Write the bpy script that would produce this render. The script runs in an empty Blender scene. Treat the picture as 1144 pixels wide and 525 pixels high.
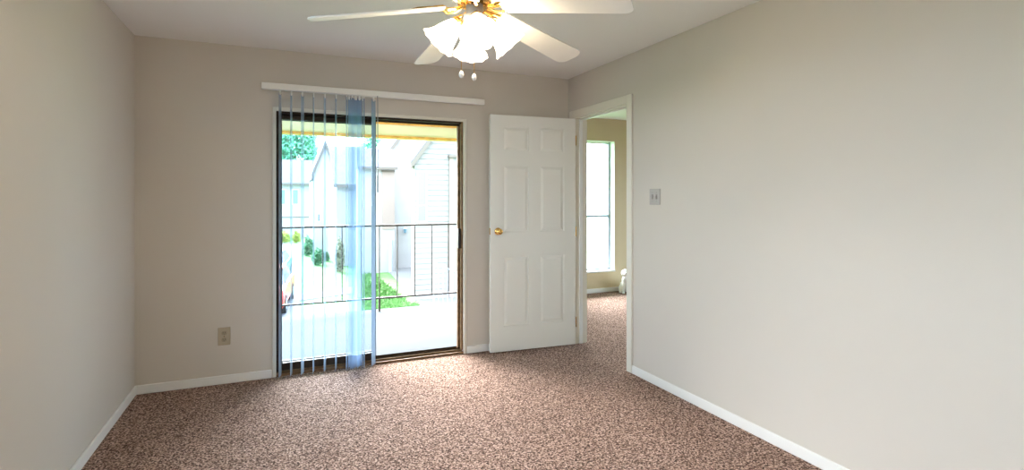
import bpy, bmesh, math, random
from mathutils import Vector, Matrix
random.seed(7)
PI = math.pi
sc = bpy.context.scene
C = sc.collection

# ------------------------------------------------------------------ camera
F_PX, HOR, CAM_H, YAW = 589.35, 219.7, 1.344, 0.41109
cam = bpy.data.cameras.new('camera')
cam.sensor_width = 36.0
cam.lens = F_PX / 1144 * 36.0
cam.shift_y = (HOR - 262.5) / 1144
cam.clip_start = 0.02
cam.clip_end = 300
cam_o = bpy.data.objects.new('camera', cam)
C.objects.link(cam_o)
cam_o.location = (0, 0, CAM_H)
cam_o.rotation_euler = (PI / 2, 0, -YAW)
sc.camera = cam_o

# ------------------------------------------------------------------ sky and exposure
world = bpy.data.worlds.new('overcast_sky')
sc.world = world
world.use_nodes = True
bgn = world.node_tree.nodes['Background']
bgn.inputs[0].default_value = (0.73, 0.87, 1.0, 1)
bgn.inputs[1].default_value = 10.0
sun = bpy.data.lights.new('hazy_sun', 'SUN')      # sun veiled by thin cloud: very soft
sun.energy = 52.0
sun.angle = math.radians(64)
sun.color = (1.0, 0.97, 0.93)
sun_o = bpy.data.objects.new('hazy_sun', sun)
C.objects.link(sun_o)
sun_o.rotation_euler = Vector((0.05, -1.0, -0.53)).to_track_quat('-Z', 'Y').to_euler()
sc.view_settings.view_transform = 'Standard'
sc.view_settings.look = 'None'
sc.view_settings.gamma = 1.0
sc.view_settings.exposure = 0.18
sc.view_settings.use_curve_mapping = False
sc.cycles.use_denoising = True
sc.cycles.max_bounces = 14
sc.cycles.diffuse_bounces = 8
sc.cycles.transparent_max_bounces = 32
sc.cycles.caustics_reflective = False
sc.cycles.caustics_refractive = False
sc.cycles.sample_clamp_indirect = 6.0
FAN_W = 10.0

# room frame (metres; camera stands at x=0, y=0)
XL, XR, YB, YF, H = -0.918, 2.450, 4.307, -0.45, 2.44
XR2 = XR + 0.12            # far face of the right wall
YN, XN, YNF = 6.29, 5.70, 1.6   # next room: end wall, side wall, near wall
SY, CY = math.sin(YAW), math.cos(YAW)


def ray(u):
    k = (u - 572) / F_PX
    return SY + k * CY, CY - k * SY


def px(u, v, Y):           # photo pixel on the vertical plane y=Y
    dx, dy = ray(u)
    t = Y / dy
    return Vector((dx * t, Y, CAM_H + (HOR - v) * t / F_PX))


def pxf(u, v, Z):          # photo pixel on the horizontal plane z=Z
    dx, dy = ray(u)
    t = (CAM_H - Z) * F_PX / (v - HOR)
    return Vector((dx * t, dy * t, Z))


# ------------------------------------------------------------------ materials
def mat(name, col, rough=0.6, metal=0.0, spec=0.5, noise=None, bump=None, emit=None, trans=0.0, sheen=0.0):
    """noise=(scale, amount) mottles the colour; bump=(scale, strength) adds fine relief."""
    m = bpy.data.materials.new(name)
    m.use_nodes = True
    nt = m.node_tree
    b = nt.nodes['Principled BSDF']
    b.inputs['Base Color'].default_value = (*col, 1)
    b.inputs['Roughness'].default_value = rough
    b.inputs['Metallic'].default_value = metal
    b.inputs['Specular IOR Level'].default_value = spec
    if sheen:
        b.inputs['Sheen Weight'].default_value = sheen
    if emit:
        b.inputs['Emission Color'].default_value = (*emit[0], 1)
        b.inputs['Emission Strength'].default_value = emit[1]
    tc = nt.nodes.new('ShaderNodeTexCoord')
    if noise:
        n = nt.nodes.new('ShaderNodeTexNoise')
        n.inputs['Scale'].default_value = noise[0]
        n.inputs['Detail'].default_value = 4
        nt.links.new(tc.outputs['Object'], n.inputs['Vector'])
        r = nt.nodes.new('ShaderNodeValToRGB')
        a = noise[1]
        r.color_ramp.elements[0].position = 0.3
        r.color_ramp.elements[1].position = 0.7
        r.color_ramp.elements[0].color = (*[max(0, c * (1 - a)) for c in col], 1)
        r.color_ramp.elements[1].color = (*[min(1, c * (1 + a)) for c in col], 1)
        nt.links.new(n.outputs['Fac'], r.inputs[0])
        nt.links.new(r.outputs[0], b.inputs['Base Color'])
    if bump:
        n2 = nt.nodes.new('ShaderNodeTexNoise')
        n2.inputs['Scale'].default_value = bump[0]
        n2.inputs['Detail'].default_value = 3
        nt.links.new(tc.outputs['Object'], n2.inputs['Vector'])
        bp = nt.nodes.new('ShaderNodeBump')
        bp.inputs['Strength'].default_value = bump[1]
        bp.inputs['Distance'].default_value = 0.003
        nt.links.new(n2.outputs['Fac'], bp.inputs['Height'])
        nt.links.new(bp.outputs[0], b.inputs['Normal'])
    return m


def glass_mat(name, tint, refl=0.025):
    m = bpy.data.materials.new(name)
    m.use_nodes = True
    nt = m.node_tree
    nt.nodes.remove(nt.nodes['Principled BSDF'])
    out = nt.nodes['Material Output']
    t = nt.nodes.new('ShaderNodeBsdfTransparent')
    t.inputs[0].default_value = (*tint, 1)
    g = nt.nodes.new('ShaderNodeBsdfGlossy')
    g.inputs['Roughness'].default_value = 0.02
    mx = nt.nodes.new('ShaderNodeMixShader')
    mx.inputs[0].default_value = refl
    nt.links.new(t.outputs[0], mx.inputs[1])
    nt.links.new(g.outputs[0], mx.inputs[2])
    nt.links.new(mx.outputs[0], out.inputs[0])
    return m


def sheet_mat(name, col, clear, trans, clear_tint, rough=0.4, emit=None):
    """translucent sheet: part see-through, part translucent, part diffuse."""
    m = bpy.data.materials.new(name)
    m.use_nodes = True
    nt = m.node_tree
    nt.nodes.remove(nt.nodes['Principled BSDF'])
    out = nt.nodes['Material Output']
    t = nt.nodes.new('ShaderNodeBsdfTransparent')
    t.inputs[0].default_value = (*clear_tint, 1)
    d = nt.nodes.new('ShaderNodeBsdfDiffuse')
    d.inputs[0].default_value = (*col, 1)
    l = nt.nodes.new('ShaderNodeBsdfTranslucent')
    l.inputs[0].default_value = (*col, 1)
    m1 = nt.nodes.new('ShaderNodeMixShader')
    m1.inputs[0].default_value = trans
    nt.links.new(d.outputs[0], m1.inputs[1])
    nt.links.new(l.outputs[0], m1.inputs[2])
    m2 = nt.nodes.new('ShaderNodeMixShader')
    m2.inputs[0].default_value = clear
    nt.links.new(m1.outputs[0], m2.inputs[1])
    nt.links.new(t.outputs[0], m2.inputs[2])
    last = m2
    if emit:
        e = nt.nodes.new('ShaderNodeEmission')
        e.inputs[0].default_value = (*emit[0], 1)
        e.inputs[1].default_value = emit[1]
        ad = nt.nodes.new('ShaderNodeAddShader')
        nt.links.new(m2.outputs[0], ad.inputs[0])
        nt.links.new(e.outputs[0], ad.inputs[1])
        last = ad
    nt.links.new(last.outputs[0], out.inputs[0])
    return m


def carpet_mat():
    m = bpy.data.materials.new('brown_twist_carpet')
    m.use_nodes = True
    nt = m.node_tree
    b = nt.nodes['Principled BSDF']
    b.inputs['Roughness'].default_value = 0.95
    b.inputs['Specular IOR Level'].default_value = 0.03
    b.inputs['Sheen Weight'].default_value = 0.12
    b.inputs['Sheen Tint'].default_value = (0.75, 0.58, 0.50, 1)
    b.inputs['Sheen Roughness'].default_value = 0.6
    tc = nt.nodes.new('ShaderNodeTexCoord')
    n = nt.nodes.new('ShaderNodeTexNoise')
    n.inputs['Scale'].default_value = 92
    n.inputs['Detail'].default_value = 3
    n.inputs['Roughness'].default_value = 0.6
    v = nt.nodes.new('ShaderNodeTexVoronoi')
    v.inputs['Scale'].default_value = 135
    big = nt.nodes.new('ShaderNodeTexNoise')
    big.inputs['Scale'].default_value = 3.0
    big.inputs['Detail'].default_value = 2
    for q in (n, v, big):
        nt.links.new(tc.outputs['Object'], q.inputs['Vector'])
    r = nt.nodes.new('ShaderNodeValToRGB')
    e = r.color_ramp.elements
    e[0].position, e[0].color = 0.24, (0.026, 0.012, 0.008, 1)
    e[1].position, e[1].color = 0.84, (0.62, 0.44, 0.365, 1)
    mid = e.new(0.50)
    mid.color = (0.195, 0.115, 0.086, 1)
    sep = nt.nodes.new('ShaderNodeSeparateColor')
    nt.links.new(v.outputs['Color'], sep.inputs[0])
    mm = nt.nodes.new('ShaderNodeMath')          # tuft-to-tuft difference plus the twist clumps
    mm.operation = 'MULTIPLY_ADD'
    mm.inputs[1].default_value = 0.55
    nt.links.new(sep.outputs[0], mm.inputs[0])
    mc = nt.nodes.new('ShaderNodeMapRange')
    mc.inputs['From Min'].default_value = 0.30
    mc.inputs['From Max'].default_value = 0.70
    mc.inputs['To Min'].default_value = -0.05
    mc.inputs['To Max'].default_value = 0.55
    nt.links.new(n.outputs['Fac'], mc.inputs['Value'])
    nt.links.new(mc.outputs[0], mm.inputs[2])
    nt.links.new(mm.outputs[0], r.inputs[0])
    mx = nt.nodes.new('ShaderNodeMix')
    mx.data_type = 'RGBA'
    mx.blend_type = 'MULTIPLY'
    mx.inputs['Factor'].default_value = 0.35
    r2 = nt.nodes.new('ShaderNodeValToRGB')
    r2.color_ramp.elements[0].position = 0.35
    r2.color_ramp.elements[0].color = (0.72, 0.70, 0.68, 1)
    r2.color_ramp.elements[1].position = 0.65
    r2.color_ramp.elements[1].color = (1, 1, 1, 1)
    nt.links.new(big.outputs['Fac'], r2.inputs[0])
    nt.links.new(r.outputs[0], mx.inputs['A'])
    nt.links.new(r2.outputs[0], mx.inputs['B'])
    nt.links.new(mx.outputs['Result'], b.inputs['Base Color'])
    bp = nt.nodes.new('ShaderNodeBump')
    bp.inputs['Strength'].default_value = 0.9
    bp.inputs['Distance'].default_value = 0.008
    nt.links.new(n.outputs['Fac'], bp.inputs['Height'])
    bp2 = nt.nodes.new('ShaderNodeBump')
    bp2.inputs['Strength'].default_value = 0.5
    bp2.inputs['Distance'].default_value = 0.004
    nt.links.new(v.outputs['Distance'], bp2.inputs['Height'])
    nt.links.new(bp.outputs[0], bp2.inputs['Normal'])
    nt.links.new(bp2.outputs[0], b.inputs['Normal'])
    return m


M = {
    'wall': mat('greige_wall_paint', (0.60, 0.56, 0.505), 0.6, spec=0.25, noise=(1.2, 0.015), bump=(220, 0.10)),
    'ceil': mat('white_ceiling_paint', (0.84, 0.83, 0.82), 0.8, spec=0.2, bump=(160, 0.12)),
    'yellow': mat('tan_yellow_wall_paint', (0.60, 0.50, 0.32), 0.6, spec=0.25, bump=(220, 0.1)),
    'trim': mat('white_trim_paint', (0.80, 0.80, 0.78), 0.35),
    'casing': mat('cream_casing_paint', (0.74, 0.71, 0.63), 0.4),
    'door': mat('white_door_paint', (0.80, 0.81, 0.77), 0.35, bump=(90, 0.03)),
    'carpet': carpet_mat(),
    'brass': mat('polished_brass', (0.80, 0.50, 0.16), 0.22, metal=1.0),
    'bronze': mat('dark_bronze_aluminium', (0.040, 0.027, 0.018), 0.6, spec=0.15, noise=(30, 0.25)),
    'bronze_light': mat('worn_brown_aluminium', (0.16, 0.095, 0.048), 0.6, spec=0.15, noise=(25, 0.3)),
    'black': mat('black_rubber', (0.015, 0.013, 0.012), 0.6),
    'wood_sill': mat('brown_wood_sill', (0.17, 0.085, 0.035), 0.5, noise=(40, 0.4)),
    'glass': glass_mat('clear_door_glass', (0.93, 0.97, 1.0)),
    'winglass': glass_mat('window_glass', (0.95, 0.98, 1.0)),
    'vane': sheet_mat('bluish_clear_vinyl', (0.64, 0.76, 0.92), 0.60, 0.55, (0.82, 0.91, 1.0)),
    'rail': mat('white_headrail', (0.82, 0.82, 0.78), 0.35),
    'wand': mat('smoky_plastic_wand', (0.25, 0.26, 0.27), 0.3),
    'almond': mat('almond_plastic', (0.40, 0.345, 0.25), 0.4),
    'almond_dark': mat('almond_receptacle', (0.30, 0.255, 0.18), 0.4),
    'slot': mat('dark_slot', (0.03, 0.025, 0.02), 0.7),
    'plate': mat('grey_white_plastic', (0.40, 0.365, 0.34), 0.4),
    'toggle': mat('grey_toggle', (0.24, 0.21, 0.195), 0.4),
    'blade': mat('white_fan_blade', (0.80, 0.79, 0.75), 0.4),
    'fanwhite': mat('white_fan_enamel', (0.80, 0.78, 0.74), 0.25),
    'shade': sheet_mat('frosted_glass_shade', (0.95, 0.92, 0.85), 0.60, 0.7, (1, 0.97, 0.9), emit=((1, 0.88, 0.66), 0.35)),
    'bulb': sheet_mat('lit_bulb', (1, 0.95, 0.85), 0.85, 0.5, (1, 1, 1), emit=((1, 0.88, 0.68), 4.0)),
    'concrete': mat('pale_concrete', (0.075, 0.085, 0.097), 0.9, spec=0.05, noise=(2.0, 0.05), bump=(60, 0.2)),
    'soffit': mat('pale_yellow_soffit', (0.86, 0.84, 0.64), 0.7, noise=(3, 0.05)),
    'beamwood': mat('orange_stained_wood', (0.72, 0.37, 0.09), 0.6, noise=(12, 0.2)),
    'iron': mat('dark_iron_paint', (0.045, 0.036, 0.034), 0.6),
    'siding': mat('white_lap_siding', (0.20, 0.195, 0.19), 0.6),
    'stucco': mat('white_stucco', (0.33, 0.325, 0.325), 0.8, noise=(2, 0.03)),
    'pink': mat('pinkish_panel', (0.25, 0.20, 0.18), 0.7),
    'fascia': mat('tan_grey_fascia', (0.13, 0.11, 0.095), 0.7),
    'shingle': mat('grey_shingle', (0.13, 0.132, 0.16), 0.9, noise=(6, 0.15), bump=(20, 0.5)),
    'bluewin': mat('pale_blue_window', (0.14, 0.24, 0.32), 0.15),
    'grass': mat('lawn_grass', (0.085, 0.20, 0.05), 0.9, noise=(2.5, 0.35), bump=(60, 1.0)),
    'walk': mat('concrete_walk', (0.15, 0.15, 0.15), 0.9, noise=(1.0, 0.05)),
    'asphalt': mat('pale_asphalt', (0.11, 0.11, 0.12), 0.9, noise=(1.0, 0.08)),
    'leaf_mint': mat('fresh_green_leaves', (0.12, 0.36, 0.22), 0.6, noise=(1.5, 0.4)),
    'leaf_green': mat('deep_green_leaves', (0.055, 0.19, 0.08), 0.6, noise=(2.5, 0.4)),
    'leaf_lime': mat('lime_leaves', (0.24, 0.30, 0.035), 0.6, noise=(2.5, 0.3)),
    'leaf_dry': mat('dry_olive_leaves', (0.22, 0.23, 0.15), 0.7, noise=(3, 0.3)),
    'bark': mat('grey_brown_bark', (0.20, 0.15, 0.11), 0.9),
    'carred': mat('red_car_paint', (0.62, 0.05, 0.04), 0.25),
    'carblue': mat('light_blue_car_paint', (0.16, 0.36, 0.62), 0.25),
    'carglass': mat('dark_car_glass', (0.12, 0.15, 0.18), 0.1),
    'tyre': mat('black_tyre', (0.02, 0.02, 0.02), 0.8),
    'greyblue': mat('blue_grey_metal', (0.36, 0.44, 0.56), 0.5),
    'fur': mat('white_plush', (0.82, 0.84, 0.80), 0.95, bump=(120, 0.8)),
    'nose': mat('dark_nose', (0.10, 0.09, 0.09), 0.5),
}


# ------------------------------------------------------------------ mesh helpers
def tag(o, label=None, cat=None, group=None, kind=None):
    if label:
        o['label'] = label
    if cat:
        o['category'] = cat
    if group:
        o['group'] = group
    if kind:
        o['kind'] = kind
    return o


def thing(name, label=None, cat=None, loc=(0, 0, 0), rz=0.0, group=None, kind=None):
    o = bpy.data.objects.new(name, None)
    o.empty_display_size = 0.1
    C.objects.link(o)
    o.location = loc
    o.rotation_euler = (0, 0, rz)
    return tag(o, label, cat, group, kind)


def link_mesh(name, me, m, parent=None, smooth=False):
    if m is not None and not me.materials:
        me.materials.append(M[m])
    if smooth:
        for p in me.polygons:
            p.use_smooth = True
    o = bpy.data.objects.new(name, me)
    C.objects.link(o)
    if parent is not None:
        o.parent = parent
    return o


def obj(name, bm, m, parent=None, smooth=False):
    bmesh.ops.recalc_face_normals(bm, faces=bm.faces[:])
    me = bpy.data.meshes.new(name)
    bm.to_mesh(me)
    bm.free()
    return link_mesh(name, me, m, parent, smooth)


def box(bm, x0, x1, y0, y1, z0, z1, bev=0.0, seg=2):
    vs = [bm.verts.new((x, y, z)) for z in (z0, z1) for y in (y0, y1) for x in (x0, x1)]
    fs = [(0, 2, 3, 1), (4, 5, 7, 6), (0, 1, 5, 4), (2, 6, 7, 3), (0, 4, 6, 2), (1, 3, 7, 5)]
    faces = [bm.faces.new([vs[i] for i in f]) for f in fs]
    if bev > 0:
        es = list({e for f in faces for e in f.edges})
        bmesh.ops.bevel(bm, geom=es, offset=bev, segments=seg, affect='EDGES', profile=0.5)
    return bm


def B(x0, x1, y0, y1, z0, z1, bev=0.0, seg=2):
    return box(bmesh.new(), x0, x1, y0, y1, z0, z1, bev, seg)


def lathe(bm, prof, n=32, mtx=None, wave=None):
    """prof: list of (r, z); wave(i, a) -> extra (dr, dz)."""
    rings = []
    for i, (r, z) in enumerate(prof):
        ring = []
        for j in range(n):
            a = 2 * PI * j / n
            dr, dz = wave(i, a) if wave else (0, 0)
            p = Vector(((r + dr) * math.cos(a), (r + dr) * math.sin(a), z + dz))
            ring.append(bm.verts.new(mtx @ p if mtx else p))
        rings.append(ring)
    for a, b in zip(rings, rings[1:]):
        for j in range(n):
            bm.faces.new((a[j], a[(j + 1) % n], b[(j + 1) % n], b[j]))
    return rings


def cap(bm, ring):
    bm.faces.new(ring)


def tube(bm, pts, r, n=8):
    pts = [Vector(p) for p in pts]
    rs = r if isinstance(r, (list, tuple)) else [r] * len(pts)
    rings = []
    for i, p in enumerate(pts):
        d = (pts[min(i + 1, len(pts) - 1)] - pts[max(i - 1, 0)]).normalized()
        up = Vector((0, 0, 1)) if abs(d.z) < 0.9 else Vector((1, 0, 0))
        x = d.cross(up).normalized()
        y = d.cross(x).normalized()
        rings.append([bm.verts.new(p + rs[i] * (math.cos(2 * PI * j / n) * x + math.sin(2 * PI * j / n) * y)) for j in range(n)])
    for a, b in zip(rings, rings[1:]):
        for j in range(n):
            bm.faces.new((a[j], a[(j + 1) % n], b[(j + 1) % n], b[j]))
    bm.faces.new(rings[0])
    bm.faces.new(rings[-1])
    return bm


def prism(bm, poly, axis, a, b):
    """extrude polygon (list of 2D) along axis ('x','y','z') from a to b."""
    def P(q, t):
        return {'x': (t, q[0], q[1]), 'y': (q[0], t, q[1]), 'z': (q[0], q[1], t)}[axis]
    v0 = [bm.verts.new(P(q, a)) for q in poly]
    v1 = [bm.verts.new(P(q, b)) for q in poly]
    bm.faces.new(v0)
    bm.faces.new(v1)
    n = len(poly)
    for i in range(n):
        bm.faces.new((v0[i], v0[(i + 1) % n], v1[(i + 1) % n], v1[i]))
    return bm


def holed_wall_x(bm, x0, x1, y0, y1, z0, z1, hx0, hx1, hz0, hz1):
    """wall running along x with a rectangular opening, built of touching blocks."""
    if hx0 > x0:
        box(bm, x0, hx0, y0, y1, z0, z1)
    if hx1 < x1:
        box(bm, hx1, x1, y0, y1, z0, z1)
    if hz1 < z1:
        box(bm, hx0, hx1, y0, y1, hz1, z1)
    if hz0 > z0:
        box(bm, hx0, hx1, y0, y1, z0, hz0)
    return bm


def struct(name, bm, m, label=None, cat=None, parent=None):
    o = obj(name, bm, m, parent)
    o['kind'] = 'structure'
    if label:
        tag(o, label, cat)
    return o


# ------------------------------------------------------------------ room shell
WT = 0.14                                # outer wall thickness
SX0, SX1, SZ1 = -0.040, 1.424, 1.985     # sliding door opening in the back wall
DY0, DY1, DZ1 = 3.372, 4.200, 2.070      # doorway in the right wall

struct('floor', B(XL - 0.12, XN + 0.12, YF - 0.1, YB, -0.2, 0.0), 'carpet',
       'brown twist-pile carpet covering the room floor', 'carpet')
struct('floor_next_room', B(XR2, XN, YB, YN + 0.14, -0.2, 0.0), 'carpet',
       'brown carpet of the next room beyond the doorway', 'carpet')
struct('ceiling', B(XL - 0.12, XR + 0.06, YF - 0.1, YB + WT, H, H + 0.12), 'ceil', 'white flat painted ceiling', 'ceiling')
struct('ceiling_next_room', B(XR + 0.06, XN + 0.12, YF - 0.1, YN + 0.14, H, H + 0.12), 'ceil',
       'white ceiling of the next room beyond the doorway', 'ceiling')
FW = (0.25, 2.05, 0.75, 2.10)          # opening for the added unseen window near the viewer (along y)
bm = bmesh.new()
box(bm, XL - 0.12, XL, YF - 0.1, FW[0], 0, H)
box(bm, XL - 0.12, XL, FW[1], YB + WT, 0, H)
box(bm, XL - 0.12, XL, FW[0], FW[1], 0, FW[2])
box(bm, XL - 0.12, XL, FW[0], FW[1], FW[3], H)
struct('wall_left', bm, 'wall', 'plain greige painted side wall', 'wall')
struct('wall_front', B(XL, XR, YF - 0.1, YF, 0, H), 'wall', 'plain greige wall opposite the balcony door', 'wall')
struct('wall_back', holed_wall_x(bmesh.new(), XL, XR, YB, YB + WT, 0, H, SX0, SX1, 0, SZ1), 'wall',
       'greige wall with the sliding balcony door', 'wall')
bm = bmesh.new()
box(bm, XR, XR2 - 0.01, YF - 0.1, DY0, 0, H)
box(bm, XR, XR2 - 0.01, DY1, YB + WT, 0, H)
box(bm, XR, XR2 - 0.01, DY0, DY1, DZ1, H)
struct('wall_right', bm, 'wall', 'greige wall with the open doorway and light switch', 'wall')
# next room shell
bm = bmesh.new()
box(bm, XR2 - 0.01, XR2, YF - 0.1, DY0, 0, H)
box(bm, XR2 - 0.01, XR2, DY1, YN, 0, H)
box(bm, XR2 - 0.01, XR2, DY0, DY1, DZ1, H)
struct('wall_next_room_left', bm, 'yellow', 'tan yellow wall around the doorway in the next room', 'wall')
NWX0, NWX1, NWZ0, NWZ1 = 3.32, 4.335, 0.285, 2.13
struct('wall_next_room_back', holed_wall_x(bmesh.new(), XR2, XN, YN, YN + 0.17, 0, H, NWX0, NWX1, NWZ0, NWZ1), 'yellow',
       'tan yellow wall with tall white window in the next room', 'wall')
SW = (3.2, 5.2, 0.5, 2.0)           # opening for the added side window that brightens the next room (along y)
bm = bmesh.new()
box(bm, XN, XN + 0.12, YF - 0.1, SW[0], 0, H)
box(bm, XN, XN + 0.12, SW[1], YN + 0.17, 0, H)
box(bm, XN, XN + 0.12, SW[0], SW[1], 0, SW[2])
box(bm, XN, XN + 0.12, SW[0], SW[1], SW[3], H)
struct('wall_next_room_right', bm, 'yellow', 'tan yellow side wall of the next room', 'wall')
struct('wall_next_room_front', B(XR2, XN, YF - 0.1, YF, 0, H), 'yellow', 'tan yellow near wall of the next room', 'wall')
# outer face of the next room beside the balcony
struct('wall_balcony_side', B(XR2 - 0.12, XR2 - 0.0001, YB + WT, YN + 0.17, -2.8, H + 0.3), 'siding',
       'white siding wall at the end of the balcony', 'wall')


def baseboard(name, pts, label, parent=None):
    """pts: (x0,x1,y0,y1) strips with the room side face bevelled at the top."""
    bm = bmesh.new()
    for x0, x1, y0, y1 in pts:
        box(bm, x0, x1, y0, y1, 0.0, 0.062, 0.004, 1)
    return struct(name, bm, 'trim', label, 'baseboard')


baseboard('baseboard_left', [(XL, XL + 0.014, YF, YB)], 'white baseboard along the plain side wall')
baseboard('baseboard_back', [(XL, SX0 - 0.03, YB - 0.014, YB), (SX1 + 0.03, XR, YB - 0.014, YB)],
          'white baseboard either side of the sliding balcony door')
baseboard('baseboard_right', [(XR - 0.014, XR, YF, DY0 - 0.058), (XR - 0.014, XR, DY1 + 0.058, YB)],
          'white baseboard along the wall with the light switch')
baseboard('baseboard_front', [(XL, XR, YF, YF + 0.014)], 'white baseboard on the wall opposite the balcony door')
baseboard('baseboard_next_room', [(XR2, XN, YN - 0.014, YN)], 'white baseboard below the next room window')

# ------------------------------------------------------------------ doorway trim (casing, jambs, stops)
cas = thing('trim_1', 'cream painted casing and jambs around the open doorway', 'door frame', (XR, DY0, 0), kind='structure')
JT = 0.018


def cpart(name, x0, x1, y0, y1, z0, z1, m='casing', bev=0.003):
    return obj(name, B(x0 - XR, x1 - XR, y0 - DY0, y1 - DY0, z0, z1, bev, 1), m, cas)


cpart('casing', XR - 0.016, XR, DY0 - 0.058, DY0 + 0.006, 0, DZ1 + 0.058)
cpart('casing', XR - 0.016, XR, DY1 - 0.006, DY1 + 0.058, 0, DZ1 + 0.058)
cpart('head_casing', XR - 0.016, XR, DY0 + 0.006, DY1 - 0.006, DZ1 - 0.006, DZ1 + 0.058)
cpart('casing', XR2, XR2 + 0.016, DY0 - 0.058, DY0 + 0.006, 0, DZ1 + 0.058)
cpart('casing', XR2, XR2 + 0.016, DY1 - 0.006, DY1 + 0.058, 0, DZ1 + 0.058)
cpart('head_casing', XR2, XR2 + 0.016, DY0 + 0.006, DY1 - 0.006, DZ1 - 0.006, DZ1 + 0.058)
cpart('jamb', XR, XR2, DY0, DY0 + JT, 0, DZ1)
cpart('jamb', XR, XR2, DY1 - JT, DY1, 0, DZ1)
cpart('head_jamb', XR, XR2, DY0 + JT, DY1 - JT, DZ1 - JT, DZ1)
cpart('door_stop', XR + 0.042, XR + 0.078, DY0 + JT, DY0 + JT + 0.011, 0, DZ1 - JT, 'trim')
cpart('door_stop', XR + 0.042, XR + 0.078, DY1 - JT - 0.011, DY1 - JT, 0, DZ1 - JT, 'trim')
cpart('head_stop', XR + 0.042, XR + 0.078, DY0 + JT + 0.011, DY1 - JT - 0.011, DZ1 - JT - 0.011, DZ1 - JT, 'trim')

# ------------------------------------------------------------------ six-panel door, open flat towards the back wall
DW, DH, DT = 0.806, 2.035, 0.035
door = thing('door_1', 'white six-panel interior door swung open beside the balcony door', 'door',
             (XR - 0.014, 4.178, 0.012), rz=math.radians(176.3), kind='structure')
# local: x from hinge (0) to free edge (DW), y thickness (0..DT); room-facing face is y=DT after the turn
cols = [(0.115, 0.350), (0.456, 0.691)]
rows = [(0.215, 0.815), (1.025, 1.605), (1.725, 1.935)]
xs = sorted({0, DW, *[c for p in cols for c in p]})
zs = sorted({0, DH, *[r for p in rows for r in p]})
RC = 0.0095
bm = bmesh.new()
for i in range(len(xs) - 1):
    for j in range(len(zs) - 1):
        hole = any(abs(xs[i] - a) < 1e-6 for a, _ in cols) and any(abs(zs[j] - a) < 1e-6 for a, _ in rows)
        y0, y1 = (RC, DT - RC) if hole else (0, DT)
        box(bm, xs[i], xs[i + 1], y0, y1, zs[j], zs[j + 1])
bmesh.ops.remove_doubles(bm, verts=bm.verts[:], dist=1e-5)
obj('slab', bm, 'door', door)
for a, b in cols:
    for c_, d in rows:
        bm = bmesh.new()
        i0, i1 = 0.010, 0.034
        for side in (0, 1):
            yb = RC if side == 0 else DT - RC
            yt = 0.001 if side == 0 else DT - 0.001
            o_ = [(a + i0, c_ + i0), (b - i0, c_ + i0), (b - i0, d - i0), (a + i0, d - i0)]
            n_ = [(a + i1, c_ + i1), (b - i1, c_ + i1), (b - i1, d - i1), (a + i1, d - i1)]
            vo = [bm.verts.new((p[0], yb, p[1])) for p in o_]
            vn = [bm.verts.new((p[0], yt, p[1])) for p in n_]
            bm.faces.new(vn)
            for k in range(4):
                bm.faces.new((vo[k], vo[(k + 1) % 4], vn[(k + 1) % 4], vn[k]))
        obj('raised_panel', bm, 'door', door)
kz = 1.035
for side in (0, 1):
    bm = bmesh.new()
    s_ = 1 if side else -1
    mtx = Matrix.Translation((DW - 0.066, DT if side else 0, kz)) @ Matrix.Rotation(-s_ * PI / 2, 4, 'X')
    r_ = lathe(bm, [(0.0001, 0.0), (0.031, 0.0), (0.031, 0.005), (0.026, 0.009), (0.012, 0.013), (0.011, 0.028),
                    (0.020, 0.034), (0.0265, 0.044), (0.0265, 0.053), (0.021, 0.062), (0.010, 0.0665), (0.0001, 0.067)], 28, mtx)
    obj('knob', bm, 'brass', door, smooth=True)
obj('latch_plate', B(DW - 0.0005, DW + 0.0015, 0.006, 0.029, kz - 0.028, kz + 0.028), 'brass', door)
for hz in (0.2, 1.02, 1.84):
    bm = bmesh.new()
    tube(bm, [(-0.006, DT - 0.006, hz - 0.045), (-0.006, DT - 0.006, hz + 0.045)], 0.006, 8)
    obj('hinge', bm, 'brass', door)

# ------------------------------------------------------------------ trim round the balcony door
tr = thing('trim_2', 'thin cream trim edging the sliding balcony door', 'trim', (SX0, YB, 0), kind='structure')
TW = 0.026


def tpart(name, x0, x1, y0, y1, z0, z1):
    return obj(name, B(x0 - SX0, x1 - SX0, y0 - YB, y1 - YB, z0, z1, 0.003, 1), 'casing', tr)


tpart('side_trim', SX0 - TW, SX0, YB - 0.012, YB, 0, SZ1 + TW)
tpart('side_trim', SX1, SX1 + TW, YB - 0.012, YB, 0, SZ1 + TW)
tpart('head_trim', SX0, SX1, YB - 0.012, YB, SZ1, SZ1 + TW)

# ------------------------------------------------------------------ sliding glass balcony door
sd = thing('door_2', 'bronze framed sliding glass balcony door, slid partly open', 'sliding door', (SX0, YB, 0), kind='structure')


def spart(name, x0, x1, y0, y1, z0, z1, m='bronze', parent=None, bev=0.002):
    return obj(name, B(x0 - SX0, x1 - SX0, y0 - YB, y1 - YB, z0, z1, bev, 1), m, parent or sd)


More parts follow.
